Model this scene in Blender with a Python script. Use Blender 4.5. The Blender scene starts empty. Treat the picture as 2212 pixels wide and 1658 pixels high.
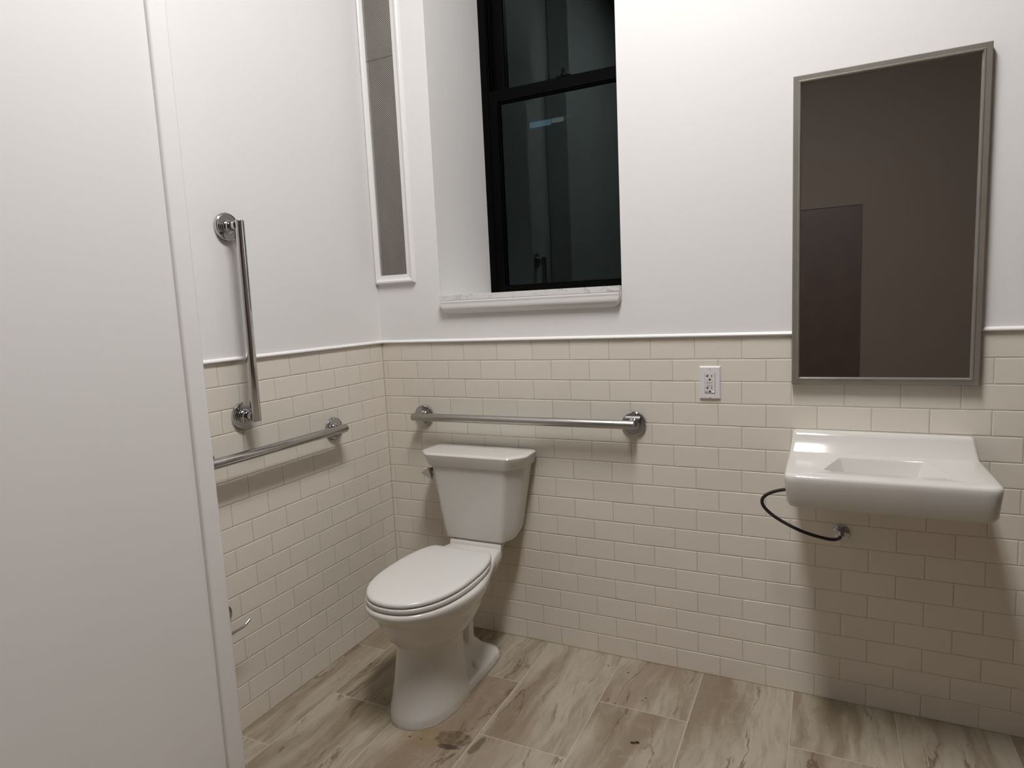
import bpy, bmesh, math, random
from mathutils import Vector, Matrix

random.seed(7)
S = bpy.context.scene
COL = S.collection
PI = math.pi

# ------------------------------------------------------------------ render look
S.view_settings.view_transform = 'Standard'
S.view_settings.look = 'None'
S.view_settings.gamma = 1.0
S.view_settings.use_curve_mapping = False
S.view_settings.exposure = -0.14
S.cycles.use_denoising = True
S.cycles.max_bounces = 10
S.cycles.diffuse_bounces = 6
S.cycles.glossy_bounces = 6
S.cycles.caustics_reflective = False
S.cycles.caustics_refractive = False
S.cycles.sample_clamp_indirect = 4.0

# ------------------------------------------------------------------ materials
def new_mat(name):
    m = bpy.data.materials.new(name); m.use_nodes = True
    nt = m.node_tree
    return m, nt, nt.nodes['Principled BSDF']

def N(nt, typ, **kw):
    n = nt.nodes.new(typ)
    for k, v in kw.items():
        if k == 'op': n.operation = v
        else: setattr(n, k, v)
    return n

def lk(nt, a, b): nt.links.new(a, b)

def math_n(nt, op, a, b=None, c=None):
    n = nt.nodes.new('ShaderNodeMath'); n.operation = op
    for i, v in enumerate((a, b, c)):
        if v is None: continue
        if isinstance(v, (int, float)): n.inputs[i].default_value = v
        else: nt.links.new(v, n.inputs[i])
    return n.outputs[0]

def mix_rgb(nt, fac, a, b):
    n = nt.nodes.new('ShaderNodeMix'); n.data_type = 'RGBA'
    for sock, v in ((n.inputs['Factor'], fac), (n.inputs[6], a), (n.inputs[7], b)):
        if isinstance(v, (int, float)): sock.default_value = v
        elif isinstance(v, tuple): sock.default_value = v if len(v) == 4 else (*v, 1)
        else: nt.links.new(v, sock)
    return n.outputs[2]

def objco(nt):
    return nt.nodes.new('ShaderNodeTexCoord').outputs['Object']

def vmap(nt, co, scale=(1, 1, 1), loc=(0, 0, 0), rot=(0, 0, 0)):
    mp = nt.nodes.new('ShaderNodeMapping')
    mp.inputs['Scale'].default_value = scale; mp.inputs['Location'].default_value = loc
    mp.inputs['Rotation'].default_value = rot
    nt.links.new(co, mp.inputs['Vector']); return mp.outputs['Vector']

def noise(nt, co, scale, detail=3.0, rough=0.5, dist=0.0):
    n = nt.nodes.new('ShaderNodeTexNoise')
    n.inputs['Scale'].default_value = scale; n.inputs['Detail'].default_value = detail
    n.inputs['Roughness'].default_value = rough; n.inputs['Distortion'].default_value = dist
    nt.links.new(co, n.inputs['Vector']); return n.outputs['Fac']

def smooth(nt, v, lo, hi, a=0.0, b=1.0):
    n = nt.nodes.new('ShaderNodeMapRange'); n.interpolation_type = 'SMOOTHSTEP'
    n.inputs['From Min'].default_value = lo; n.inputs['From Max'].default_value = hi
    n.inputs['To Min'].default_value = a; n.inputs['To Max'].default_value = b
    nt.links.new(v, n.inputs['Value']); return n.outputs['Result']

def bump(nt, b, h, strength, dist):
    n = nt.nodes.new('ShaderNodeBump'); n.inputs['Strength'].default_value = strength
    n.inputs['Distance'].default_value = dist
    nt.links.new(h, n.inputs['Height']); nt.links.new(n.outputs['Normal'], b.inputs['Normal'])

def mat_plain(name, col, rough=0.5, metal=0.0, spec=0.5, var=0.0, vscale=6.0, bmp=0.0, bscale=120.0, coat=0.0):
    m, nt, b = new_mat(name)
    b.inputs['Roughness'].default_value = rough; b.inputs['Metallic'].default_value = metal
    b.inputs['Specular IOR Level'].default_value = spec
    b.inputs['Coat Weight'].default_value = coat; b.inputs['Coat Roughness'].default_value = 0.05
    b.inputs['Base Color'].default_value = (*col, 1)
    co = objco(nt)
    if var:
        f = noise(nt, co, vscale, 3, .55)
        lo = tuple(c * (1 - var) for c in col); hi = tuple(min(1, c * (1 + var * .6)) for c in col)
        lk(nt, mix_rgb(nt, f, lo, hi), b.inputs['Base Color'])
    if bmp:
        bump(nt, b, noise(nt, co, bscale, 3, .6), bmp, .002)
    return m

M = {}
M['paint'] = mat_plain('white_wall_paint', (.80, .785, .775), .55, spec=.35, var=.025, vscale=2.2, bmp=.05, bscale=60)
M['rearpaint'] = mat_plain('dark_taupe_wall_paint', (.15, .115, .095), .6, spec=.3, var=.05, vscale=2)  # unseen rear and right walls, darkened to hold down fill light
M['trim'] = mat_plain('white_gloss_trim_paint', (.84, .83, .82), .28, var=.02, vscale=9)
M['ceiling'] = mat_plain('ceiling_paint', (.45, .44, .43), .8, var=.02)  # unseen ceiling, greyed to cut bounced light
M['grout'] = mat_plain('wall_grout', (.53, .485, .415), .85, var=.12, vscale=30)
M['china'] = mat_plain('vitreous_china', (.645, .622, .585), .10, spec=.5, var=.015, vscale=5)
M['seat'] = mat_plain('seat_plastic', (.66, .65, .62), .20, var=.012, vscale=5)
M['cap'] = mat_plain('bolt_cap_plastic', (.76, .74, .72), .3, var=.02)
M['plate'] = mat_plain('white_plastic_plate', (.74, .74, .755), .38, var=.02, vscale=12)
M['device'] = mat_plain('receptacle_plastic', (.72, .715, .70), .35, var=.02, vscale=20)
M['button'] = mat_plain('button_plastic', (.60, .59, .57), .4, var=.02)
M['slot'] = mat_plain('dark_slot', (.008, .007, .006), .6, var=.1)
M['black'] = mat_plain('black_window_metal', (.0015, .0014, .0014), .40, spec=.06, var=.2, vscale=14, bmp=.03)
M['hose'] = mat_plain('black_rubber_hose', (.012, .011, .010), .42, var=.15, vscale=60, bmp=.1, bscale=300)
M['darkwood'] = mat_plain('dark_door_wood', (.055, .030, .020), .45, var=.35, vscale=7)
M['night'] = mat_plain('night_brick', (.045, .047, .05), .9, var=.3, vscale=3)
M['fleck'] = mat_plain('dark_dirt', (.012, .009, .008), .7, var=.2)
M['caulk'] = mat_plain('dirty_caulk', (.30, .26, .20), .7, var=.35, vscale=22)
M['mirror'] = mat_plain('mirror_glass', (.86, .87, .87), .015, metal=1.0)
M['frame'] = mat_plain('taupe_mirror_frame', (.245, .220, .188), .38, metal=.25, var=.18, vscale=18)
M['screen'] = None

def mat_tile():
    m, nt, b = new_mat('cream_subway_tile')
    co = objco(nt)
    a = nt.nodes.new('ShaderNodeAttribute'); a.attribute_name = 'tile_tone'
    base = mix_rgb(nt, a.outputs['Fac'], (.735, .678, .600), (.765, .708, .63))
    cl = noise(nt, co, 5, 3, .5)
    base = mix_rgb(nt, math_n(nt, 'MULTIPLY', cl, .22), base, (.655, .62, .55))
    lk(nt, base, b.inputs['Base Color'])
    b.inputs['Roughness'].default_value = .34
    b.inputs['Specular IOR Level'].default_value = .4
    bump(nt, b, noise(nt, co, 22, 2, .5), .06, .004)
    return m
M['tile'] = mat_tile()

def mat_metal(name, col, rough, streak_axis=None, var=.06):
    m, nt, b = new_mat(name)
    b.inputs['Metallic'].default_value = 1.0; b.inputs['Roughness'].default_value = rough
    co = objco(nt)
    sc = {None: (40, 40, 40), 'x': (3, 260, 260), 'y': (260, 3, 260), 'z': (260, 260, 3)}[streak_axis]
    f = noise(nt, vmap(nt, co, sc), 1.0, 3, .6)
    lk(nt, mix_rgb(nt, f, tuple(c * (1 - var) for c in col), tuple(min(1, c * (1 + var)) for c in col)), b.inputs['Base Color'])
    lk(nt, smooth(nt, f, .2, .8, rough * .8, rough * 1.25), b.inputs['Roughness'])
    return m
M['chrome'] = mat_metal('polished_chrome', (.52, .52, .53), .06)
M['steel_x'] = mat_metal('brushed_steel_lengthwise', (.44, .425, .405), .34, 'x', .12)
M['steel_y'] = mat_metal('satin_steel_lengthwise', (.47, .455, .435), .17, 'y', .10)
M['steel_z'] = mat_metal('polished_steel_upright', (.62, .62, .625), .10, 'z', .06)
M['lever'] = mat_metal('satin_nickel_lever', (.64, .64, .60), .42)

def mat_screen():
    m, nt, b = new_mat('perforated_metal_sheet')
    co = objco(nt)
    sx = nt.nodes.new('ShaderNodeSeparateXYZ'); lk(nt, co, sx.inputs[0])
    P = .0084
    def lattice(off):
        u = math_n(nt, 'ADD', math_n(nt, 'MULTIPLY', sx.outputs['X'], 1 / P), off)
        v = math_n(nt, 'ADD', math_n(nt, 'MULTIPLY', sx.outputs['Z'], 1 / P), off)
        du = math_n(nt, 'SUBTRACT', math_n(nt, 'FRACT', u), .5)
        dv = math_n(nt, 'SUBTRACT', math_n(nt, 'FRACT', v), .5)
        return math_n(nt, 'SQRT', math_n(nt, 'ADD', math_n(nt, 'MULTIPLY', du, du), math_n(nt, 'MULTIPLY', dv, dv)))
    d = math_n(nt, 'MINIMUM', lattice(10.0), lattice(10.5))
    hole = smooth(nt, d, .22, .28, 1.0, 0.0)
    inside = smooth(nt, sx.outputs['X'], .033, .0335)
    hole = math_n(nt, 'MULTIPLY', hole, inside)
    dirt = noise(nt, vmap(nt, co, (9, 9, 5)), 1.0, 3, .6)
    sheet = mix_rgb(nt, dirt, (.26, .24, .215), (.40, .375, .345))
    lk(nt, mix_rgb(nt, hole, sheet, (.018, .016, .014)), b.inputs['Base Color'])
    b.inputs['Metallic'].default_value = .35; b.inputs['Roughness'].default_value = .5
    return m
M['screen'] = mat_screen()

def mat_marble():
    m, nt, b = new_mat('white_marble')
    co = objco(nt)
    f = noise(nt, vmap(nt, co, (16, 10, 30), rot=(0, .5, .3)), 1.0, 6, .65, 1.2)
    vein = smooth(nt, math_n(nt, 'ABSOLUTE', math_n(nt, 'SUBTRACT', f, .5)), 0.0, .045, 1, 0)
    patch = smooth(nt, noise(nt, co, 22, 2, .5), .45, .65)
    lk(nt, mix_rgb(nt, math_n(nt, 'MULTIPLY', math_n(nt, 'MULTIPLY', vein, patch), .75), (.74, .735, .72), (.30, .31, .31)), b.inputs['Base Color'])
    b.inputs['Roughness'].default_value = .2
    return m
M['marble'] = mat_marble()

def mat_floor():
    m, nt, b = new_mat('veined_stone_look_floor_tile')
    co = objco(nt)
    sx = nt.nodes.new('ShaderNodeSeparateXYZ'); lk(nt, co, sx.inputs[0])
    X, Y = sx.outputs['X'], sx.outputs['Y']
    cb = nt.nodes.new('ShaderNodeCombineXYZ')
    lk(nt, math_n(nt, 'ADD', Y, .297), cb.inputs[0]); lk(nt, math_n(nt, 'SUBTRACT', X, .137), cb.inputs[1])
    br = nt.nodes.new('ShaderNodeTexBrick'); br.offset = .5; br.offset_frequency = 2; br.squash = 1.0
    br.inputs['Scale'].default_value = 1.0; br.inputs['Mortar Size'].default_value = .0013
    br.inputs['Mortar Smooth'].default_value = .1; br.inputs['Bias'].default_value = 0
    br.inputs['Brick Width'].default_value = .6075; br.inputs['Row Height'].default_value = .2993
    br.inputs['Color1'].default_value = (0, 0, 0, 1); br.inputs['Color2'].default_value = (1, 1, 1, 1)
    lk(nt, cb.outputs[0], br.inputs['Vector'])
    tid = br.outputs['Color']
    # every tile shows another piece of the stone print
    off = nt.nodes.new('ShaderNodeVectorMath'); off.operation = 'SCALE'
    lk(nt, tid, off.inputs[0]); off.inputs['Scale'].default_value = 23.0
    ad = nt.nodes.new('ShaderNodeVectorMath'); ad.operation = 'ADD'
    lk(nt, co, ad.inputs[0]); lk(nt, off.outputs[0], ad.inputs[1])
    # gently wavering coordinate so the layers are not ruler-straight
    wv = nt.nodes.new('ShaderNodeTexNoise'); wv.inputs['Scale'].default_value = 5.0; wv.inputs['Detail'].default_value = 3
    lk(nt, ad.outputs[0], wv.inputs['Vector'])
    ws = nt.nodes.new('ShaderNodeVectorMath'); ws.operation = 'MULTIPLY_ADD'
    lk(nt, wv.outputs['Color'], ws.inputs[0]); ws.inputs[1].default_value = (.07, .03, 0)
    lk(nt, ad.outputs[0], ws.inputs[2])
    P = ws.outputs[0]
    layers = noise(nt, vmap(nt, P, (11, 1.5, 1), rot=(0, 0, .10)), 1.0, 5, .6, .3)
    broad = noise(nt, vmap(nt, P, (4.2, .9, 1), rot=(0, 0, .14)), 1.0, 3, .5, .2)
    fine = noise(nt, vmap(nt, P, (70, 8, 1), rot=(0, 0, .08)), 1.0, 3, .6)
    mott = noise(nt, P, 26, 5, .65)
    c = mix_rgb(nt, smooth(nt, layers, .38, .62), (.240, .190, .130), (.405, .358, .285))
    c = mix_rgb(nt, math_n(nt, 'MULTIPLY', smooth(nt, broad, .50, .66), .62), c, (.225, .160, .108))
    c = mix_rgb(nt, math_n(nt, 'MULTIPLY', smooth(nt, fine, .48, .75), .38), c, (.19, .145, .095))
    c = mix_rgb(nt, math_n(nt, 'MULTIPLY', smooth(nt, mott, .5, .75), .25), c, (.44, .40, .33))
    vn = noise(nt, vmap(nt, P, (5.5, .85, 1), loc=(3.1, 1.7, 0), rot=(0, 0, .12)), 1.0, 6, .62, .5)
    vein = smooth(nt, math_n(nt, 'ABSOLUTE', math_n(nt, 'SUBTRACT', vn, .5)), .0, .013, 1, 0)
    gate = smooth(nt, noise(nt, vmap(nt, P, (7, 3, 1)), 1.0, 2, .5), .42, .56)
    c = mix_rgb(nt, math_n(nt, 'MULTIPLY', math_n(nt, 'MULTIPLY', vein, gate), .85), c, (.12, .078, .048))
    # grout
    c = mix_rgb(nt, math_n(nt, 'MULTIPLY', br.outputs['Fac'], .65), c, (.56, .52, .45))
    # the leak stain in front of the toilet foot, with a ragged outline
    rag = noise(nt, co, 26, 4, .6)
    rag2 = noise(nt, vmap(nt, co, (1, 1, 1), loc=(5, 2, 0)), 60, 3, .6)
    def blot(cx, cy, rx, ry, ang=0.0, amp=.9, soft=.12):
        dx = math_n(nt, 'SUBTRACT', X, cx); dy = math_n(nt, 'SUBTRACT', Y, cy)
        ca, sa = math.cos(ang), math.sin(ang)
        u = math_n(nt, 'ADD', math_n(nt, 'MULTIPLY', dx, ca / rx), math_n(nt, 'MULTIPLY', dy, sa / rx))
        v = math_n(nt, 'ADD', math_n(nt, 'MULTIPLY', dx, -sa / ry), math_n(nt, 'MULTIPLY', dy, ca / ry))
        d = math_n(nt, 'SQRT', math_n(nt, 'ADD', math_n(nt, 'MULTIPLY', u, u), math_n(nt, 'MULTIPLY', v, v)))
        d = math_n(nt, 'ADD', d, math_n(nt, 'MULTIPLY', math_n(nt, 'SUBTRACT', rag, .5), amp))
        return smooth(nt, d, 1 - soft, 1 + soft, 1, 0)
    yel = blot(.600, -.676, .085, .048, .40, 1.0, .35)
    c = mix_rgb(nt, math_n(nt, 'MULTIPLY', math_n(nt, 'MULTIPLY', yel, smooth(nt, rag2, .25, .65, .35, 1.0)), .60), c, (.225, .168, .075))
    drk = blot(.672, -.655, .058, .038, .10, 1.0, .07)
    c = mix_rgb(nt, math_n(nt, 'MULTIPLY', math_n(nt, 'MULTIPLY', drk, smooth(nt, rag2, .3, .7, .5, 1.0)), .80), c, (.088, .062, .033))
    drk2 = blot(.757, -.652, .013, .042, -.15, 1.1, .12)
    c = mix_rgb(nt, math_n(nt, 'MULTIPLY', drk2, .68), c, (.085, .062, .036))
    edge = blot(.676, -.693, .045, .010, .15, 1.5, .25)
    c = mix_rgb(nt, math_n(nt, 'MULTIPLY', edge, .8), c, (.040, .028, .016))
    for (px, py, r) in ((1.179, -.222, .004), (1.171, -.239, .0028), (1.001, -.077, .004), (1.082, -.095, .0045), (.40, -.47, .003), (.33, -.56, .003), (.72, -.50, .003), (.535, -.698, .004), (.575, -.693, .003)):
        c = mix_rgb(nt, math_n(nt, 'MULTIPLY', blot(px, py, r, r, 0, .3, .3), .8), c, (.03, .024, .02))
    lk(nt, c, b.inputs['Base Color'])
    b.inputs['Roughness'].default_value = .48; b.inputs['Specular IOR Level'].default_value = .35
    h = math_n(nt, 'SUBTRACT', math_n(nt, 'MULTIPLY', layers, .25), br.outputs['Fac'])
    bump(nt, b, h, .25, .0015)
    return m
M['floor'] = mat_floor()

def mat_glass():
    m = bpy.data.materials.new('window_glass'); m.use_nodes = True
    nt = m.node_tree; nt.nodes.clear()
    out = nt.nodes.new('ShaderNodeOutputMaterial')
    tr = nt.nodes.new('ShaderNodeBsdfTransparent'); tr.inputs['Color'].default_value = (.21, .23, .235, 1)
    gl = nt.nodes.new('ShaderNodeBsdfGlossy'); gl.inputs['Roughness'].default_value = .01
    gl.inputs['Color'].default_value = (.80, 1.0, 1.0, 1)
    fr = nt.nodes.new('ShaderNodeFresnel'); fr.inputs['IOR'].default_value = 1.42
    mx = nt.nodes.new('ShaderNodeMixShader')
    nt.links.new(fr.outputs[0], mx.inputs[0]); nt.links.new(tr.outputs[0], mx.inputs[1]); nt.links.new(gl.outputs[0], mx.inputs[2])
    nt.links.new(mx.outputs[0], out.inputs[0]); return m
M['glass'] = mat_glass()

def mat_emit(name, col, strength):
    m, nt, b = new_mat(name)
    b.inputs['Base Color'].default_value = (.8, .8, .8, 1)
    b.inputs['Emission Color'].default_value = (*col, 1); b.inputs['Emission Strength'].default_value = strength
    return m
M['lamp'] = mat_emit('lamp_diffuser', (1.0, .99, .98), 62.5)
M['led'] = mat_emit('indicator_led', (.55, 1.0, .75), 1.1)
M['refl_blue'] = mat_emit('reflection_glow_blue', (.40, .78, .95), 1.7)  # emission standing in for a bright reflection in the window glass
M['refl_grey'] = mat_emit('reflection_glow_grey', (.95, .95, .90), 1.3)
M['refl_dim'] = mat_emit('reflection_glow_dim', (.85, 1.0, .95), .22)
for k in ('refl_blue', 'refl_grey', 'refl_dim'):
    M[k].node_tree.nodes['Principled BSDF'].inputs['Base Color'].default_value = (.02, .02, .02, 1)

# ------------------------------------------------------------------ mesh helpers
def finish(bm, name, mat, parent=None, smooth_angle=None, loc=None):
    bmesh.ops.recalc_face_normals(bm, faces=bm.faces[:])
    if smooth_angle is not None:
        lim = math.radians(smooth_angle)
        for f in bm.faces: f.smooth = True
        for e in bm.edges:
            if len(e.link_faces) == 2: e.smooth = e.calc_face_angle(0) < lim
    me = bpy.data.meshes.new(name); bm.to_mesh(me); bm.free()
    if mat: me.materials.append(mat)
    o = bpy.data.objects.new(name, me); COL.objects.link(o)
    if loc: o.location = loc
    if parent is not None:
        o.parent = parent
        o.matrix_parent_inverse = parent.matrix_basis.inverted() if parent.matrix_basis != Matrix() else Matrix()
    return o

def box(bm, x0, x1, y0, y1, z0, z1, bev=0.0, seg=2):
    r = bmesh.ops.create_cube(bm, size=1.0)
    vs = r['verts']
    for v in vs:
        v.co = Vector(((x0 + x1) / 2 + v.co.x * (x1 - x0), (y0 + y1) / 2 + v.co.y * (y1 - y0), (z0 + z1) / 2 + v.co.z * (z1 - z0)))
    if bev:
        es = list({e for v in vs for e in v.link_edges})
        bmesh.ops.bevel(bm, geom=es, offset=bev, segments=seg, profile=.6, affect='EDGES', clamp_overlap=True)

def loft(bm, rings, cap0=True, cap1=True, closed=True):
    vr = [[bm.verts.new(p) for p in r] for r in rings]
    n = len(rings[0])
    for a, b in zip(vr, vr[1:]):
        for i in range(n if closed else n - 1):
            j = (i + 1) % n
            bm.faces.new((a[i], a[j], b[j], b[i]))
    if cap0: bm.faces.new(vr[0][::-1])
    if cap1: bm.faces.new(vr[-1])
    return vr

def frame_of(d):
    d = Vector(d).normalized()
    a = Vector((0, 0, 1)) if abs(d.z) < .9 else Vector((1, 0, 0))
    u = d.cross(a).normalized(); v = d.cross(u).normalized()
    return d, u, v

def lathe(bm, origin, axis, prof, n=40):
    """prof: list of (distance along axis, radius)"""
    d, u, v = frame_of(axis); o = Vector(origin)
    rings = []
    for h, r in prof:
        rings.append([o + d * h + (u * math.cos(2 * PI * i / n) + v * math.sin(2 * PI * i / n)) * max(r, 1e-5) for i in range(n)])
    loft(bm, rings)

def tube(bm, pts, r, n=16):
    pts = [Vector(p) for p in pts]
    rings = []; prev = None
    for i, p in enumerate(pts):
        t = (pts[min(i + 1, len(pts) - 1)] - pts[max(i - 1, 0)]).normalized()
        if prev is None: _, u, v = frame_of(t)
        else:
            u = (prev - t * prev.dot(t)).normalized(); v = t.cross(u)
        prev = u
        rings.append([p + (u * math.cos(2 * PI * k / n) + v * math.sin(2 * PI * k / n)) * r for k in range(n)])
    loft(bm, rings)

def spline(pts, n=10):
    pts = [Vector(p) for p in pts]; out = []
    for i in range(len(pts) - 1):
        p0 = pts[max(i - 1, 0)]; p1 = pts[i]; p2 = pts[i + 1]; p3 = pts[min(i + 2, len(pts) - 1)]
        for k in range(n):
            t = k / n
            out.append(.5 * ((2 * p1) + (p2 - p0) * t + (2 * p0 - 5 * p1 + 4 * p2 - p3) * t * t + (3 * p1 - p0 - 3 * p2 + p3) * t ** 3))
    out.append(pts[-1]); return out

def round_poly(pts, rads, seg=5):
    """closed 2-D polygon with each corner rounded"""
    out = []; n = len(pts)
    for i in range(n):
        p = Vector(pts[i]); a = Vector(pts[i - 1]) - p; b = Vector(pts[(i + 1) % n]) - p
        r = min(rads[i] if not isinstance(rads, (int, float)) else rads, a.length * .45, b.length * .45)
        A = p + a.normalized() * r; B = p + b.normalized() * r
        for k in range(seg + 1):
            t = k / seg
            out.append((1 - t) ** 2 * A + 2 * (1 - t) * t * p + t * t * B)
    return out

def thing(name, label, cat, loc=(0, 0, 0), group=None):
    o = bpy.data.objects.new(name, None); COL.objects.link(o); o.location = loc
    o.empty_display_size = .05
    o['label'] = label; o['category'] = cat
    if group: o['group'] = group
    return o

def tag(o, label, cat, group=None):
    o['label'] = label; o['category'] = cat
    if group: o['group'] = group
    return o

def struct(o, label=None):
    o['kind'] = 'structure'
    if label: o['label'] = label
    return o

# ------------------------------------------------------------------ room shell
XR, YR, ZC = 3.30, -4.40, 3.70           # right wall, rear wall, ceiling
OX0, OX1, OD = .309, 1.067, .45           # window opening and its depth
OZ0, OZ1 = 1.385, 3.12
WT = .60                                  # masonry thickness at the window

bm = bmesh.new(); box(bm, -.02, XR + .02, YR - .02, .02, -.08, 0); struct(finish(bm, 'floor', M['floor']), 'floor of long beige veined stone-look tiles')
bm = bmesh.new(); box(bm, -.12, XR + .12, YR - .12, WT, ZC, ZC + .1); struct(finish(bm, 'ceiling', M['ceiling']))

bm = bmesh.new()
box(bm, -.12, OX0, 0.0015, WT, -.08, ZC)
box(bm, OX1, XR + .12, 0.0015, WT, -.08, ZC)
box(bm, OX0, OX1, 0.0015, WT, -.08, OZ0 - .001)
box(bm, OX0, OX1, 0.0015, WT, OZ1, ZC)
wall_back = struct(finish(bm, 'wall_back', M['paint']), 'white painted back wall with deep window recess')
bm = bmesh.new(); box(bm, -.12, -.0015, YR - .12, .0015, -.08, ZC)
wall_left = struct(finish(bm, 'wall_left', M['paint']), 'white painted left wall over cream tile')
bm = bmesh.new(); box(bm, XR, XR + .12, YR - .12, .0015, -.08, ZC); struct(finish(bm, 'wall_right', M['rearpaint']))
bm = bmesh.new()
box(bm, -.0015, 1.10, YR - .12, YR, -.08, ZC); box(bm, 2.0, XR, YR - .12, YR, -.08, ZC); box(bm, 1.10, 2.0, YR - .12, YR, 2.1, ZC)
struct(finish(bm, 'wall_rear', M['rearpaint']))
# the wall beside the entry stands proud of the tiled left wall
EX, EY = .153, -1.008
bm = bmesh.new(); box(bm, -.0015, EX - .012, YR, EY - .055, 0, ZC); struct(finish(bm, 'wall_entry', M['paint']), 'white painted wall face at the entry, nearest the viewer on the left')
bm = bmesh.new(); box(bm, 0, EX, EY - .058, EY, 0, ZC - .001, .008, 4)
struct(finish(bm, 'trim_3', M['trim'], smooth_angle=40), 'white rounded door casing edge at the lower left')

# ------------------------------------------------------------------ subway tile
TR, TW, RAILZ = .0762, .1524, 16 * .0762
def tile_wall(name, parent, span, joint0, to3):
    """span: visible length along the wall; joint0: first joint of the top row; to3(u, depth, z) -> point"""
    bm = bmesh.new(); tones = []
    lay = bm.faces.layers.float.new('tone')
    g = .0008
    for r in range(16):
        zt = RAILZ - r * TR - g; zb = RAILZ - (r + 1) * TR + g
        if r == 15: zb = .0005
        j = joint0 if r % 2 == 0 else joint0 - TW / 2
        cuts = [0.0]; u = j
        while u < span:
            if u > .012: cuts.append(u)
            u += TW
        cuts.append(span)
        for a, b in zip(cuts, cuts[1:]):
            a += g; b -= g
            tone = random.random()
            tw = [random.uniform(-.00025, .00025) for _ in range(4)]
            rings = []
            for ins, dep in ((0, .0012), (.0007, .00062), (.0020, .00018), (.0038, 0.0)):
                f = 1 if ins > .0004 else 0
                rings.append([to3(a + ins, dep + f * tw[0], zb + ins), to3(b - ins, dep + f * tw[1], zb + ins), to3(b - ins, dep + f * tw[2], zt - ins), to3(a + ins, dep + f * tw[3], zt - ins)])
            n0 = len(bm.faces)
            loft(bm, rings, cap0=False)
            bm.faces.ensure_lookup_table()
            for f in bm.faces[n0:]: f[lay] = tone
    # grout bed behind the tiles
    me_t = bmesh.ops.recalc_face_normals(bm, faces=bm.faces[:])
    lim = math.radians(75)
    for f in bm.faces: f.smooth = False
    me = bpy.data.meshes.new(name)
    vals = [f[lay] for f in bm.faces]
    loops = []
    bm.to_mesh(me); bm.free()
    at = me.attributes.new('tile_tone', 'FLOAT', 'FACE')
    at.data.foreach_set('value', vals)
    me.materials.append(M['tile'])
    o = bpy.data.objects.new(name, me); COL.objects.link(o); o.parent = parent
    return o

tb = tile_wall('tile_wainscot', wall_back, XR, .0981, lambda u, d, z: Vector((u, d - .0004, z)))
tl = tile_wall('tile_wainscot', wall_left, 1.03, .0819, lambda u, d, z: Vector((-d + .0004, -u, z)))
bm = bmesh.new(); box(bm, 0, XR, .0006, .0016, 0, RAILZ); finish(bm, 'grout_bed', M['grout'], wall_back)
bm = bmesh.new(); box(bm, -.0016, -.0006, -1.03, 0, 0, RAILZ); finish(bm, 'grout_bed', M['grout'], wall_left)

# chair rail: a slim rounded strip capping the tile
def rail_prof():
    return [(0, 0), (.0075, 0), (.0105, .002), (.0112, .005), (.0095, .0088), (.006, .0110), (.002, .0125), (0, .013)]
bm = bmesh.new()
pr = rail_prof()
loft(bm, [[Vector((x, .0015 - d, RAILZ + h)) for d, h in pr] for x in (0, XR)])
struct(finish(bm, 'trim_1', M['trim'], smooth_angle=50), 'slim white trim strip capping the back wall tile')
bm = bmesh.new()
loft(bm, [[Vector((-.0015 + d, y, RAILZ + h)) for d, h in pr] for y in (-1.03, 0)])
struct(finish(bm, 'trim_2', M['trim'], smooth_angle=50), 'slim white trim strip capping the left wall tile')

# ------------------------------------------------------------------ window
win = struct(thing('window_1', 'black framed double-hung window in a deep white recess, dark night outside', 'window', (0, 0, 0)))
del win['category']
FX0, FX1 = OX0 + .002, OX1 - .002
yF = OD
bm = bmesh.new()
box(bm, FX0 - .02, FX0 + .030, yF, yF + .12, OZ0, OZ1, .002)
box(bm, FX1 - .030, FX1 + .0, yF, yF + .12, OZ0, OZ1, .002)
box(bm, FX0, FX1, yF, yF + .12, OZ1 - .04, OZ1, .002)
box(bm, FX0, FX1, yF, yF + .12, OZ0, 1.412, .002)
box(bm, FX0 + .030, FX0 + .036, yF + .006, yF + .016, 2.30, OZ1 - .03, .001)   # parting bead
box(bm, FX0 + .040, FX0 + .044, yF + .020, yF + .030, 2.30, OZ1 - .03, .001)
box(bm, FX1 - .036, FX1 - .030, yF + .006, yF + .016, 2.30, OZ1 - .03, .001)
fr = finish(bm, 'window_frame', M['black'], win)
def sash(name, x0, x1, z0, z1, y0, y1, st, top, bot):
    bm = bmesh.new()
    box(bm, x0, x0 + st, y0, y1, z0, z1, .0025); box(bm, x1 - st, x1, y0, y1, z0, z1, .0025)
    box(bm, x0 + st - .003, x1 - st + .003, y0 + .0006, y1, z1 - top, z1, .0025)
    box(bm, x0 + st - .003, x1 - st + .003, y0 + .0006, y1, z0, z0 + bot, .0025)
    # glazing bead, a thin raised line round the glass
    gx0, gx1, gz0, gz1 = x0 + st, x1 - st, z0 + bot, z1 - top
    b = .006
    for q in ((gx0, gx0 + b, gz0, gz1), (gx1 - b, gx1, gz0, gz1), (gx0, gx1, gz0, gz0 + b), (gx0, gx1, gz1 - b, gz1)):
        box(bm, q[0], q[1], y0 + .008, y1 - .002, q[2], q[3], .0015)
    s = finish(bm, name, M['black'], win)
    bm = bmesh.new(); ym = y0 + .020
    box(bm, gx0 + .001, gx1 - .001, ym, ym + .004, gz0 + .001, gz1 - .001)
    finish(bm, 'glass_pane', M['glass'], s)
    return s
sash('lower_sash', FX0 + .028, FX1 - .028, 1.412, 2.312, yF + .004, yF + .040, .044, .050, .032)
sash('upper_sash', FX0 + .036, FX1 - .036, 2.268, OZ1 - .03, yF + .044, yF + .080, .060, .045, .044)
bm = bmesh.new()
box(bm, .668, .735, yF + .006, yF + .036, 2.312, 2.318, .002)
lathe(bm, (.702, yF + .02, 2.316), (0, 0, 1), [(0, .020), (.008, .018), (.009, 0)], 20)
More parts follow.
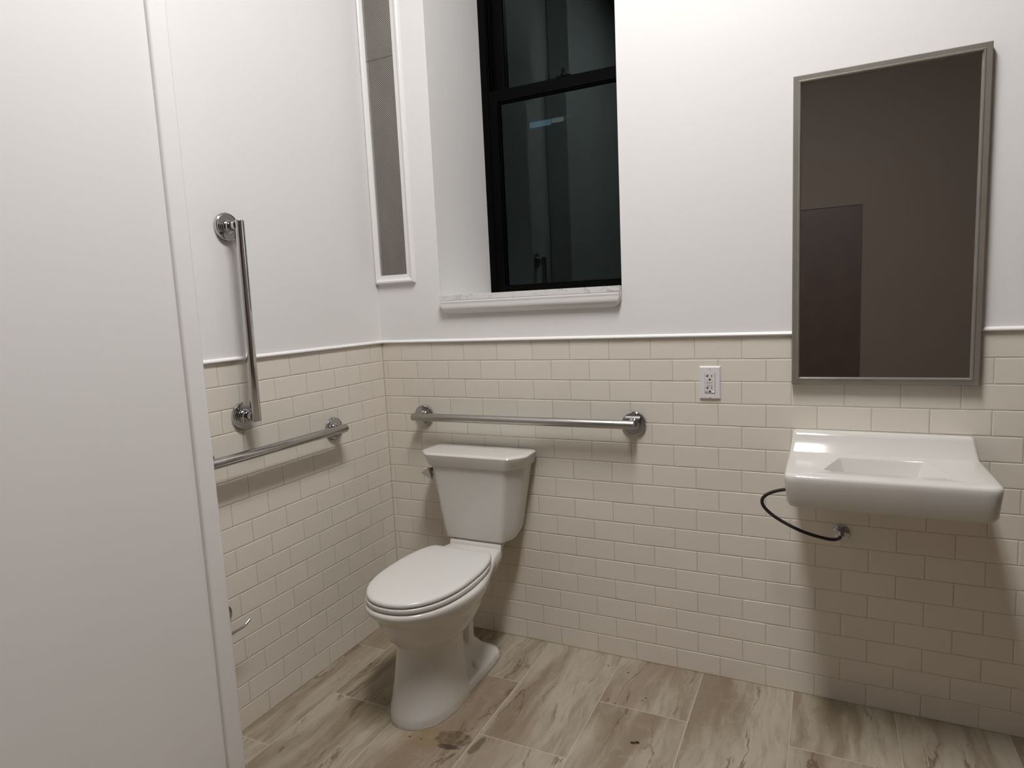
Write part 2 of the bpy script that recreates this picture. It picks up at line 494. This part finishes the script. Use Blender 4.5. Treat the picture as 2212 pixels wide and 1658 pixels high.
box(bm, .698, .709, yF + .004, yF + .016, 2.318, 2.345, .002)
finish(bm, 'sash_lock', M['black'], win)
bm = bmesh.new(); box(bm, .40, .435, yF + .008, yF + .03, 2.312, 2.319, .002); finish(bm, 'tilt_latch', M['black'], win)
# marble sill and the moulded apron under it
bm = bmesh.new(); box(bm, OX0 + .012, OX1 - .001, -.028, .0015, 1.386, 1.408, .0012); box(bm, OX0 + .001, OX1 - .001, 0, yF + .01, 1.386, 1.408)
sill = finish(bm, 'sill', M['marble'], win)
bm = bmesh.new()
rings = []
for z, y, ins in ((1.3858, -.027, 0), (1.381, -.0285, 0), (1.376, -.0265, .001), (1.372, -.026, .001), (1.364, -.0262, .0025), (1.356, -.0248, .005), (1.348, -.0215, .010), (1.341, -.016, .017), (1.336, -.010, .026), (1.3335, -.004, .032)):
    a, b = OX0 + .010 + ins, OX1 + .001 - ins
    rings.append([Vector((a, .0015, z)), Vector((a, y * .6, z)), Vector((a + .004, y, z)), Vector((b - .004, y, z)), Vector((b, y * .6, z)), Vector((b, .0015, z))])
loft(bm, rings)
finish(bm, 'sill_apron', M['trim'], sill, smooth_angle=45)

# ------------------------------------------------------------------ night outside: dark building, plus added glowing strips for a reflection in the pane
nb = thing('neighboring_building', 'dark building beyond the window with added glowing strips imitating a reflection in the glass', 'building', (-1.2, 5.0, 0))
bm = bmesh.new(); box(bm, -6, 4, 5.02, 5.4, -4, 9); finish(bm, 'wall', M['night'], nb)
for (x0, x1, z0, z1, mt) in ((-1.452, -1.186, 3.425, 3.486, 'refl_blue'), (-1.170, -1.029, 3.440, 3.486, 'refl_grey'), (-1.024, -.90, 3.462, 3.487, 'refl_dim')):
    bm = bmesh.new(); box(bm, x0, x1, 5.0, 5.03, z0, z1, .004); finish(bm, 'reflection_strip', M[mt], nb)

# ------------------------------------------------------------------ vent grille
vent = thing('vent_grille', 'tall narrow perforated grey metal grille in white frame, left of the window', 'vent', (.095, 0, 1.47))
vz0, vz1 = 1.470, 3.10; vx0, vx1 = .0005, .196; ix0, ix1, iz0 = .025, .160, 1.505
bm = bmesh.new()
def bar_v(xo, xi, z0, z1, out_left):
    pass
prof = [(0, 0), (0, .012), (.004, .0155), (.010, .016), (.016, .0125), (.022, .0105), (1, .009), (1, 0)]
# mitred picture-frame: each profile point is a rectangle ring
rings = []
wL, wR, wB = ix0 - vx0, vx1 - ix1, iz0 - vz0
for t, d in ((0, -.002), (0, .012), (.12, .0155), (.30, .0160), (.45, .0125), (.62, .0105), (1, .009), (1, -.002)):
    x0 = vx0 + wL * t; x1 = vx1 - wR * t; z0 = vz0 + wB * t; z1 = vz1 - .035 * t
    rings.append([Vector((x0, -d, z0)), Vector((x1, -d, z0)), Vector((x1, -d, z1)), Vector((x0, -d, z1))])
vr = loft(bm, rings, cap0=False, cap1=False)
finish(bm, 'grille_frame', M['trim'], vent)
bm = bmesh.new(); box(bm, ix0 - .002, ix1 + .002, -.0030, .0008, iz0 - .003, 2.3685); finish(bm, 'perforated_panel', M['screen'], vent)
bm = bmesh.new(); box(bm, ix0 - .002, ix1 + .002, -.0046, -.0032, 2.3665, vz1 - .03); finish(bm, 'perforated_panel', M['screen'], vent)

# ------------------------------------------------------------------ grab bars
OFF = .054
def flange(bm_owner, origin, axis, parent):
    bm = bmesh.new()
    lathe(bm, origin, axis, [(0, .0445), (.006, .0445), (.0095, .0435), (.0112, .0415), (.0115, .039), (.0105, .0385), (.0105, .0262), (.0100, .0258), (.0100, .0250), (.0115, .0246), (.0120, .0)], 56)
    f = finish(bm, 'flange', M['chrome'], parent, smooth_angle=32)
    bm = bmesh.new()
    lathe(bm, origin, axis, [(.011, .0215), (.014, .0215), (.016, .0200), (.019, .0160), (.022, .0150), (.024, .0158), (.028, .0158), (.029, .0148), (.030, .0148), (.031, .0155), (OFF - .002, .0155)], 40)
    finish(bm, 'post', M['chrome'], parent, smooth_angle=32)
    return f
def grab_bar(label, a, b, posts, axis, mat, loc):
    t = thing('grab_bar', label, 'grab bar', loc)
    A, B = Vector(a), Vector(b); d = (B - A).normalized(); L = (B - A).length
    bm = bmesh.new(); r = .0160
    lathe(bm, A, d, [(0, 0), (0, r * .80), (.0012, r * .93), (.004, r), (L - .004, r), (L - .0012, r * .93), (L, r * .80), (L, 0)], 48)
    finish(bm, 'rail', mat, t, smooth_angle=32)
    for p in posts: flange(None, p, axis, t)
    return t
grab_bar('horizontal brushed steel grab bar on the back wall above the toilet tank', (.172, -OFF, .9145), (1.1165, -OFF, .9165), [(.199, 0, .9135), (1.101, 0, .9125)], (0, -1, 0), M['steel_x'], (.65, 0, .913))
grab_bar('horizontal steel grab bar low on the left wall, ending near the corner', (OFF, -.960, .9185), (OFF, -.330, .9160), [(0, -.343, .9130), (0, -.935, .9155)], (1, 0, 0), M['steel_y'], (0, -.64, .913))
grab_bar('upright polished steel grab bar on the left wall', (OFF, -.7565, 1.0195), (OFF, -.7510, 1.662), [(0, -.764, 1.0375), (0, -.757, 1.645)], (1, 0, 0), M['steel_z'], (0, -.76, 1.34))

# ------------------------------------------------------------------ paper holder
tp = thing('paper_holder', 'chrome toilet paper arm low on the left wall by the entry edge', 'toilet paper holder', (0, -.90, .41))
bm = bmesh.new(); lathe(bm, (0, -.914, .416), (1, 0, 0), [(0, .031), (.004, .031), (.008, .026), (.014, .014), (.020, .008), (.024, .007)], 32)
finish(bm, 'mount', mat_metal('dark_polished_chrome', (.20, .185, .17), .08), tp, smooth_angle=35)
bm = bmesh.new()
pth = spline([(.016, -.916, .415), (.026, -.934, .413), (.038, -.957, .408), (.053, -.971, .399), (.066, -.974, .389), (.071, -.964, .384)], 6)
tube(bm, pth, .0052, 16); finish(bm, 'bracket_arm', M['chrome'], tp, smooth_angle=40)
bm = bmesh.new()
tube(bm, spline([(.071, -.966, .3838), (.071, -.955, .3835), (.070, -.930, .3845), (.070, -.910, .3848), (.070, -.900, .3855), (.070, -.892, .3880), (.070, -.886, .3908), (.070, -.874, .3965)], 6), .0042, 16)
finish(bm, 'roll_rod', M['chrome'], tp, smooth_angle=40)

# ------------------------------------------------------------------ outlet
out = thing('wall_outlet', 'white double receptacle with test buttons on the back wall, right of the grab bar', 'power outlet', (1.368, 0, 1.063))
cx, cz = 1.368, 1.0635
bm = bmesh.new()
rings = []
for hw, hh, d in ((.0352, .0570, 0), (.0352, .0570, .0014), (.0318, .0530, .0062), (.0310, .0522, .0066)):
    rings.append([Vector((cx - hw, -d, cz - hh)), Vector((cx + hw, -d, cz - hh)), Vector((cx + hw, -d, cz + hh)), Vector((cx - hw, -d, cz + hh))])
loft(bm, rings); finish(bm, 'cover_plate', M['plate'], out)
bm = bmesh.new(); box(bm, cx - .0172, cx + .0172, -.0085, -.003, cz - .0340, cz + .0340, .0012); rec = finish(bm, 'receptacle', M['device'], out)
bm = bmesh.new(); box(bm, cx - .0178, cx + .0178, -.0069, -.003, cz - .0347, cz + .0346); finish(bm, 'receptacle_gap', mat_plain('device_gap', (.16, .155, .15), .6, var=.05), out)
def chip(name, x0, x1, z0, z1, d0, d1, mat, par, bev=0):
    bm = bmesh.new(); box(bm, cx + x0, cx + x1, -d1, -d0, cz + z0, cz + z1, bev); return finish(bm, name, mat, par)
for zo in (0.0240, -.0168):
    bm = bmesh.new()
    box(bm, cx - .0078, cx - .0052, -.0089, -.008, cz + zo - .0042, cz + zo + .0042)
    box(bm, cx - .0130, cx - .0060, -.0089, -.008, cz + zo - .0013, cz + zo + .0013)
    finish(bm, 'neutral_slot', M['slot'], rec)
    chip('hot_slot', .0050, .0074, zo - .0036, zo + .0036, .008, .0089, M['slot'], rec)
    bm = bmesh.new()
    pts = [(-.0029, -.0028), (.0029, -.0028), (.0029, .0004)] + [(.0029 * math.cos(a), .0004 + .0027 * math.sin(a)) for a in [PI * k / 8 for k in range(1, 8)]] + [(-.0029, .0004)]
    loft(bm, [[Vector((cx + x, -d, cz + zo - .0120 + z)) for x, z in pts] for d in (.008, .0089)])
    finish(bm, 'ground_slot', M['slot'], rec)
for zo in (.0034, -.0056):
    bm = bmesh.new(); box(bm, cx - .0084, cx + .0084, -.0087, -.008, cz + zo - .0035, cz + zo + .0035); fq = finish(bm, 'button_rim', mat_plain('button_gap', (.33, .32, .30), .6, var=.05), rec)
    chip('test_button', -.0076, .0076, zo - .0027, zo + .0027, .008, .0094, M['device'], rec, .0005)
chip('indicator_light', .0100, .0130, -.0325, -.0298, .008, .0092, M['led'], rec, .0004)
bm = bmesh.new()   # small printed mark beside the lower ground slot
for k in range(3): box(bm, cx - .0150 + k * .0028, cx - .0130 + k * .0028, -.0087, -.008, cz - .0311, cz - .0292)
box(bm, cx - .0150, cx - .0070, -.0087, -.008, cz - .0304, cz - .0299)
finish(bm, 'printed_mark', mat_plain('print_grey', (.10, .095, .09), .6, var=.1), rec)
for zo in (.0482, -.0482):
    bm = bmesh.new()
    lathe(bm, (cx, -.0060, cz + zo), (0, -1, 0), [(0, .0034), (.0010, .0034), (.0016, .0024), (.0016, 0)], 20)
    sc = finish(bm, 'screw', M['plate'], out, smooth_angle=30)
    bm = bmesh.new(); box(bm, cx - .0004, cx + .0004, -.0079, -.0074, cz + zo - .0022, cz + zo + .0022); finish(bm, 'screw_slot', M['slot'], sc)

# ------------------------------------------------------------------ mirror
mir = thing('mirror', 'wall mirror in a taupe frame above the sink at the right edge', 'mirror', (1.87, 0, 1.53))
mx0, mx1, mz0, mz1, fw = 1.6235, 2.118, 1.0635, 2.0015, .0235
bm = bmesh.new(); rings = []
for t, d in ((0, .001), (0, .0225), (.10, .0250), (.62, .0250), (.72, .0265), (.86, .0262), (.95, .022), (1, .014), (1, .001)):
    w = fw * t
    rings.append([Vector((mx0 + w, -d, mz0 + w)), Vector((mx1 - w, -d, mz0 + w)), Vector((mx1 - w, -d, mz1 - w)), Vector((mx0 + w, -d, mz1 - w))])
loft(bm, rings, cap0=False, cap1=False); bmesh.ops.remove_doubles(bm, verts=bm.verts[:], dist=1e-6)
finish(bm, 'mirror_frame', M['frame'], mir)
bm = bmesh.new(); box(bm, mx0 + .022, mx1 - .022, -.0145, -.001, mz0 + .022, mz1 - .022); finish(bm, 'mirror_glass', M['mirror'], mir)

# ------------------------------------------------------------------ sink
sk = thing('wall_sink', 'white wall-hung sink below the mirror at the right edge', 'sink', (1.87, 0, .80))
sx0, sx1, sy0, sz = 1.6195, 2.120, -.372, .858
def srect(x0, x1, y0, y1, r, z, n=6):
    return [Vector((p.x, p.y, z)) for p in round_poly([(x0, y0), (x1, y0), (x1, y1), (x0, y1)], [r, r, .008, .008], n)]
def bowl_ring(cx, cy, rx, ry, z, ref):
    out = []
    for p in ref:
        a = math.atan2((p.y - cy) / (ry + .001), (p.x - cx) / (rx + .001)); out.append(Vector((cx + rx * math.cos(a), cy + ry * math.sin(a), z)))
    return out
bm = bmesh.new()
R = [srect(sx0 + .030, sx1 - .030, sy0 + .045, -.001, .03, .758), srect(sx0 + .012, sx1 - .012, sy0 + .014, -.001, .035, .764), srect(sx0 + .006, sx1 - .006, sy0 + .006, -.001, .035, .776), srect(sx0 + .001, sx1 - .001, sy0 + .001, -.001, .035, .835),
     srect(sx0, sx1, sy0, -.001, .035, .848), srect(sx0 + .002, sx1 - .002, sy0 + .003, -.001, .034, .855), srect(sx0 + .008, sx1 - .008, sy0 + .010, -.002, .03, sz), srect(sx0 + .035, sx1 - .035, sy0 + .035, -.03, .03, sz - .001)]
ref = R[-1]; bcx, bcy = 1.87, -.215
R += [bowl_ring(bcx, bcy, .185, .112, sz - .002, ref), bowl_ring(bcx, bcy, .180, .107, sz - .008, ref), bowl_ring(bcx, bcy, .165, .095, sz - .05, ref), bowl_ring(bcx, bcy, .12, .07, sz - .085, ref), bowl_ring(bcx, bcy, .03, .03, sz - .096, ref)]
loft(bm, R)
# raised back ledge
def ledge(x0, x1, y0, z): return [Vector((p.x, p.y, z)) for p in round_poly([(x0, y0), (x1, y0), (x1, -.001), (x0, -.001)], [.012, .012, .003, .003], 5)]
loft(bm, [ledge(sx0 + .002, sx1 - .002, -.082, sz - .01), ledge(sx0 + .003, sx1 - .003, -.074, sz + .004), ledge(sx0 + .006, sx1 - .006, -.052, sz + .026), ledge(sx0 + .009, sx1 - .009, -.044, sz + .046), ledge(sx0 + .011, sx1 - .011, -.038, sz + .055), ledge(sx0 + .018, sx1 - .018, -.030, sz + .058)])
finish(bm, 'basin', M['china'], sk, smooth_angle=50)
bm = bmesh.new(); lathe(bm, (bcx, bcy, sz - .096), (0, 0, 1), [(0, .024), (.002, .024), (.003, .020), (.001, .018), (.001, 0)], 28); finish(bm, 'drain', M['chrome'], sk, smooth_angle=35)

# supply hose under the sink
hs = thing('supply_hose', 'black flexible hose looping out from behind the sink', 'hose', (1.60, -.15, .69))
bm = bmesh.new()
hp = [(1.745, -.17, .748), (1.70, -.165, .756), (1.655, -.158, .757), (1.614, -.15, .7525), (1.578, -.147, .741), (1.553, -.145, .7245), (1.5455, -.145, .706), (1.556, -.146, .684), (1.592, -.148, .656), (1.655, -.150, .626), (1.71, -.135, .606), (1.75, -.10, .590), (1.77, -.05, .582)]
tube(bm, spline(hp, 8), .0052, 14); finish(bm, 'hose', M['hose'], hs, smooth_angle=40)
bm = bmesh.new(); lathe(bm, (1.772, 0, .5815), (0, -1, 0), [(0, .026), (.004, .025), (.009, .014), (.010, .009), (.055, .009), (.056, 0)], 28); finish(bm, 'wall_fitting', M['chrome'], hs, smooth_angle=35)

# ------------------------------------------------------------------ toilet
CX = .495
wc = thing('toilet', 'white two-piece toilet with closed lid standing in the corner', 'toilet', (CX, -.35, 0))
LV = [  # z, front, side start, column half width, half width at step, step y, web half width, pillar y, pillar half width, back, centre shift
    (.000, -.674, -.52, .114, .112, -.43, .108, -.22, .104, -.128, -.004),
    (.022, -.673, -.52, .114, .112, -.43, .107, -.22, .103, -.130, -.004),
    (.030, -.671, -.52, .113, .111, -.43, .104, -.22, .098, -.136, -.004),
    (.036, -.669, -.52, .112, .110, -.43, .097, -.22, .090, -.146, -.004),
    (.066, -.660, -.51, .110, .107, -.43, .064, -.23, .060, -.195, -.004),
    (.072, -.658, -.51, .109, .106, -.43, .058, -.24, .056, -.205, -.004),
    (.118, -.645, -.50, .106, .103, -.43, .054, -.33, .056, -.238, -.004),
    (.132, -.641, -.50, .105, .102, -.43, .046, -.33, .056, -.242, -.004),
    (.142, -.638, -.50, .104, .101, -.43, .030, -.33, .056, -.243, -.004),
    (.222, -.619, -.49, .101, .098, -.43, .028, -.33, .056, -.243, -.003),
    (.235, -.617, -.49, .101, .097, -.43, .028, -.33, .056, -.243, -.003),
    (.244, -.622, -.49, .106, .099, -.425, .030, -.32, .056, -.243, -.002),
    (.258, -.637, -.485, .121, .104, -.405, .034, -.31, .057, -.240, -.001),
    (.278, -.657, -.48, .138, .110, -.37, .044, -.30, .060, -.232, 0),
    (.303, -.674, -.47, .154, .117, -.32, .062, -.28, .068, -.195, 0),
    (.332, -.688, -.46, .164, .119, -.28, .086, -.25, .080, -.12, 0),
    (.356, -.694, -.455, .169, .120, -.24, .102, -.20, .082, -.085, 0),
    (.361, -.699, -.455, .173, .121, -.235, .106, -.20, .083, -.08, 0),
    (.368, -.705, -.455, .177, .122, -.23, .108, -.20, .084, -.075, 0),
    (.392, -.730, -.46, .186, .126, -.22, .114, -.18, .086, -.07, 0),
    (.406, -.737, -.46, .188, .128, -.22, .116, -.18, .087, -.07, 0),
    (.414, -.736, -.46, .187, .128, -.22, .116, -.18, .087, -.07, 0),
    (.419, -.731, -.46, .182, .125, -.22, .113, -.18, .084, -.073, 0),
    (.420, -.715, -.46, .168, .112, -.22, .100, -.18, .076, -.08, 0)]
def outline(L):
    z, yf, ys, w, ws, yr, wt, yp, wp, yb, sh = L
    h = []
    for k in range(15):
        a = PI / 2 * k / 14
        h.append((w * math.sin(a) ** .94, ys - (ys - yf) * math.cos(a) ** .98 if k < 14 else ys))
    for k in range(1, 7):
        t = k / 6; e = t * t * (3 - 2 * t) if ws < w * .92 else t
        e = .5 * e + .5 * t * t
        h.append((w + (ws - w) * e, ys + (yr - ys) * t))
    h.append((ws + (wt - ws) * .12, yr + .0015)); h.append((ws + (wt - ws) * .9, yr + .004)); h.append((wt, yr + .008))
    ym = yr + .008
    for k in range(1, 4):
        h.append((wt, ym + (yp - ym) * k / 4))
    for k in range(1, 5):
        t = k / 4; e = t * t * (3 - 2 * t)
        h.append((wt + (wp - wt) * e, yp - .004 + .016 * t))
    y1 = yp + .012; rr = min(.06 if z < .33 else .02, max(.004, yb - y1 - .004))
    for k in range(1, 3): h.append((wp, y1 + (yb - rr - y1) * k / 2))
    wx = min(wp * .8, rr * 1.3 if z < .33 else rr)
    for k in range(1, 7):
        a = PI / 2 * k / 6
        h.append((wp - wx * (1 - math.cos(a)), yb - rr + rr * math.sin(a)))
    h.append((0, yb))
    c = CX + sh
    ring = [Vector((c + x, y, z)) for x, y in h] + [Vector((c - x, y, z)) for x, y in h[-2:0:-1]]
    return ring
bm = bmesh.new()
def interp(a, b, t): return tuple(p + (q - p) * t for p, q in zip(a, b))
loft(bm, [outline(L) for L in LV])
# deck behind the seat and the ledge that carries the tank
def deck(z, y0, y1, w0, w1, r=.01): return [Vector((p.x, p.y, z)) for p in round_poly([(CX - w0, y0), (CX + w0, y0)] + ([(CX + w0 - .022, -.150), (CX + w1, y1), (CX - w1, y1), (CX - w0 + .022, -.150)] if y0 < -.2 else [(CX + w1, y1), (CX - w1, y1)]), r, 4)]
loft(bm, [deck(.400, -.268, -.06, .138, .080), deck(.418, -.262, -.06, .1365, .080), deck(.4260, -.252, -.064, .133, .079), deck(.4298, -.236, -.07, .127, .076)])
loft(bm, [deck(.42, -.152, -.05, .115, .085, .004), deck(.436, -.150, -.05, .1145, .085, .004), deck(.444, -.147, -.052, .113, .084, .004), deck(.4485, -.140, -.06, .108, .08, .004)])
bowl = finish(bm, 'bowl', M['china'], wc, smooth_angle=42)
# caulk bead round the foot
bm = bmesh.new()
fo = outline(LV[0]); cc = Vector((CX, -.40, 0))
def grow(ring, d, z):
    out = []
    for p in ring:
        v = (p - cc); v.z = 0; v = v.normalized() * d; out.append(Vector((p.x + v.x, p.y + v.y, z)))
    return out
loft(bm, [grow(fo, .0052, .0002), grow(fo, .0040, .0030), grow(fo, .0005, .0055), grow(fo, -.003, .006)], cap0=False, cap1=False)
finish(bm, 'caulk_bead', M['caulk'], wc, smooth_angle=60)
for s in (1, -1):
    bm = bmesh.new()
    lathe(bm, (CX - .004 + s * .083, -.325, .034), (0, 0, 1), [(0, .0165), (.014, .0158), (.022, .0140), (.028, .0105), (.031, .005), (.0315, 0)], 28)
    finish(bm, 'bolt_cap', M['cap'], wc, smooth_angle=40)

# seat and lid
def egg(yf, yb, ym, hw, ext, z, nfr=26, nbk=12, ex=2.25, exb=2.5):
    pts = []
    for k in range(nfr + 1):
        a = PI * k / nfr          # right side, round the front, to the left side
        c, s = math.cos(a), math.sin(a)
        pts.append((hw * math.copysign(abs(c) ** (2 / ex), c), ym - (ym - yf) * abs(s) ** (2 / ex)))
    L = yb - ym; F = L + ext
    back = []
    for k in range(1, nbk + 1):
        y = L * math.sin(PI / 2 * k / nbk) if k < nbk else L
        back.append((-hw * (1 - (y / F) ** exb) ** (1 / exb), ym + y))
    w = -back[-1][0]
    # round the two rear corners
    r = .016
    back = [p for p in back if p[1] < yb - r * 1.1]
    la = back[-1]
    cor = []
    for k in range(6):
        t = k / 5
        A = Vector(la); P = Vector((-w - .002, yb)); B = Vector((-w + r, yb))
        q = (1 - t) ** 2 * A + 2 * (1 - t) * t * P + t * t * B
        cor.append((q.x, q.y))
    left = back[:-1] + cor
    pts += left + [(-x, y) for x, y in left[::-1]]
    return [Vector((CX + x, y, z)) for x, y in pts]
def inset(ring, d, z):
    c = Vector((CX, -.48, 0)); out = []
    for p in ring:
        v = Vector((p.x - c.x, p.y - c.y, 0)); l = v.length
        out.append(Vector((c.x + v.x * (1 - d / l), c.y + v.y * (1 - d / l), z)))
    return out
base = egg(-.730, -.262, -.470, .172, .062, 0)
bm = bmesh.new()
loft(bm, [inset(base, .012, .4236), inset(base, .0015, .4238), inset(base, 0, .4255), inset(base, 0, .4345), inset(base, .0008, .4370), inset(base, .003, .4385), inset(base, .020, .4390), inset(base, .070, .4385), inset(base, .074, .434), inset(base, .074, .4235)], cap0=False, cap1=False)
seat = finish(bm, 'seat', M['seat'], wc, smooth_angle=50)
for s in (-1, 1):
    for p in ((.11, -.60), (.11, -.38)):
        bm = bmesh.new(); box(bm, CX + s * p[0] - .012, CX + s * p[0] + .012, p[1] - .02, p[1] + .02, .4195, .4245, .002)
        finish(bm, 'bumper', M['hose'], seat)
lb = egg(-.728, -.246, -.470, .168, .066, 0)
bm = bmesh.new()
loft(bm, [inset(lb, .030, .4424), inset(lb, .004, .4424), inset(lb, .0012, .4430), inset(lb, 0, .4445), inset(lb, .0, .4495), inset(lb, .0015, .4530), inset(lb, .005, .4560), inset(lb, .011, .4576), inset(lb, .03, .4590), inset(lb, .08, .4600), inset(lb, .13, .4603)])
finish(bm, 'lid', M['seat'], wc, smooth_angle=60)
for s in (-1, 1):
    bm = bmesh.new()
    lathe(bm, (CX + s * .075 - .02, -.243, .441), (1, 0, 0), [(0, .009), (.002, .0105), (.038, .0105), (.04, .009)], 20)
    box(bm, CX + s * .075 - .016, CX + s * .075 + .016, -.254, -.228, .429, .438, .003)
    finish(bm, 'hinge', M['seat'], seat, smooth_angle=40)

# tank
TC = .491
def oct_ring(z, fh, w, f, yc, back, wb, r=.012):
    p = [(TC - fh, f), (TC + fh, f), (TC + w, yc), (TC + wb, back), (TC - wb, back), (TC - w, yc)]
    return [Vector((q.x, q.y, z)) for q in round_poly(p, [r * 1.15, r * 1.15, r * 1.15, r, r, r * 1.15], 5)]
def tk(z):
    t = (z - .449) / (.748 - .449)
    return dict(fh=.124 + .036 * t, w=.155 + .058 * t, f=-.150 - .016 * t, yc=-.093 - .005 * t, back=-.016, wb=.150 + .056 * t)
def tring(z, ins=0.0):
    a = tk(z); return oct_ring(z, a['fh'] - ins, a['w'] - ins, a['f'] + ins, a['yc'] + ins * .3, a['back'] - ins * .3, a['wb'] - ins)
bm = bmesh.new()
rg = []
for z, ins in ((.4487, .020), (.4495, .012), (.452, .005), (.457, .001), (.465, 0)): rg.append(tring(z, ins))
# the underside climbs towards the wall at the two rear corners
for r_ in rg:
    for p in r_:
        k = max(0, (abs(p.x - TC) - .10) / .06) * max(0, min(1, (p.y + .12) / .09))
        p.z += .020 * min(1, k)
for z in (.50, .56, .62, .68, .748): rg.append(tring(z))
loft(bm, rg); tank = finish(bm, 'tank', M['china'], wc, smooth_angle=24)
bm = bmesh.new()
def lidr(z, fh, w, f, yc, wb, r=.014): return oct_ring(z, fh, w, f, yc, -.012, wb, r)
loft(bm, [lidr(.7455, .160, .208, -.166, -.104, .204), lidr(.7465, .168, .216, -.173, -.110, .212), lidr(.750, .170, .2185, -.175, -.112, .2145), lidr(.766, .1735, .2245, -.180, -.118, .219), lidr(.786, .178, .231, -.1865, -.126, .2245), lidr(.792, .178, .2315, -.187, -.127, .225), lidr(.7955, .1755, .229, -.1845, -.1255, .223), lidr(.7972, .171, .224, -.180, -.123, .219), lidr(.7978, .155, .205, -.165, -.115, .20)])
finish(bm, 'tank_lid', M['china'], wc, smooth_angle=27)
bm = bmesh.new()
vs = [bm.verts.new(Vector(p) + Vector((.012, -.004, 0))) for p in ((.3060, -.148, .6790), (.2990, -.138, .6770), (.2890, -.150, .7290), (.2800, -.132, .7280), (.2440, -.136, .7030), (.2520, -.112, .7060), (.2800, -.108, .6840), (.2880, -.112, .7230), (.3000, -.150, .700))]
bmesh.ops.convex_hull(bm, input=vs)
lv = finish(bm, 'flush_lever', M['lever'], wc); lv['label'] = 'satin nickel flush lever'
bm = bmesh.new(); lathe(bm, (.3105, -.123, .703), (-.76, -.65, 0), [(-.008, .012), (.003, .012), (.005, .010), (.012, .009)], 24)
finish(bm, 'lever_boss', M['lever'], lv, smooth_angle=40)

# ------------------------------------------------------------------ dirt fleck on the floor
bm = bmesh.new()
for (x, y, rx, ry) in ((1.1985, -.4600, .0075, .0045), (1.2115, -.4535, .0070, .0052)):
    r = bmesh.ops.create_icosphere(bm, subdivisions=2, radius=1.0)
    for v in r['verts']:
        k = 1 + random.uniform(-.12, .12); v.co = Vector((x + v.co.x * rx * k, y + v.co.y * ry * k, .0012 + v.co.z * .0018))
box(bm, 1.200, 1.210, -.4582, -.4556, .0002, .0016)
tag(finish(bm, 'dirt_fleck', M['fleck'], smooth_angle=80), 'small dark two-lobed fleck of dirt lying on the floor tile', 'dirt')

# ------------------------------------------------------------------ rear door, seen only in the mirror
dr = struct(thing('door_1', None, 'door', (1.55, YR, 0))); del dr['category']; del dr['label']
bm = bmesh.new(); box(bm, 1.10, 2.0, YR - .06, YR - .01, .008, 2.1, .003); finish(bm, 'door_leaf', M['darkwood'], dr)
bm = bmesh.new(); lathe(bm, (1.18, YR - .01, 1.0), (0, 1, 0), [(0, .026), (.006, .026), (.008, .011), (.04, .011), (.045, .026), (.06, .027), (.07, .02), (.072, 0)], 28); finish(bm, 'door_knob', M['chrome'], dr, smooth_angle=35)

# ------------------------------------------------------------------ ceiling lamp
LX, LY = 1.33, -1.25
lamp = thing('ceiling_light', 'slim linear ceiling lamp above the room', 'ceiling light', (LX, LY, ZC))
LW, LH = .19, .55
bm = bmesh.new(); box(bm, LX - LW - .012, LX + LW + .012, LY - LH - .012, LY + LH + .012, ZC - .05, ZC, .004); finish(bm, 'lamp_housing', M['trim'], lamp)
bm = bmesh.new(); box(bm, LX - LW, LX + LW, LY - LH, LY + LH, ZC - .053, ZC - .0495, .001); finish(bm, 'lamp_diffuser', M['lamp'], lamp)

w = bpy.data.worlds.new('night_sky'); S.world = w; w.use_nodes = True
w.node_tree.nodes['Background'].inputs['Color'].default_value = (.012, .016, .024, 1)
w.node_tree.nodes['Background'].inputs['Strength'].default_value = .25

# ------------------------------------------------------------------ camera
cam = bpy.data.cameras.new('camera'); co = bpy.data.objects.new('camera', cam); COL.objects.link(co)
r = Vector((0.8988853583829807, 0.43570160422057397, -0.04657493493628033))
u = Vector((-0.011097900294454163, 0.12889388572542493, 0.9915962902470215))
f = Vector((-0.4380433187411432, 0.8908145027457844, -0.12069619962544721))
m = Matrix((r, u, -f)).transposed().to_4x4(); m.translation = Vector((1.720984273199837, -2.2473235524716153, 1.354782021113631))
co.matrix_world = m
cam.sensor_fit = 'HORIZONTAL'; cam.sensor_width = 36.0; cam.lens = 1389.2202511883636 / 2212 * 36
cam.clip_start = .02; cam.clip_end = 60
S.camera = co
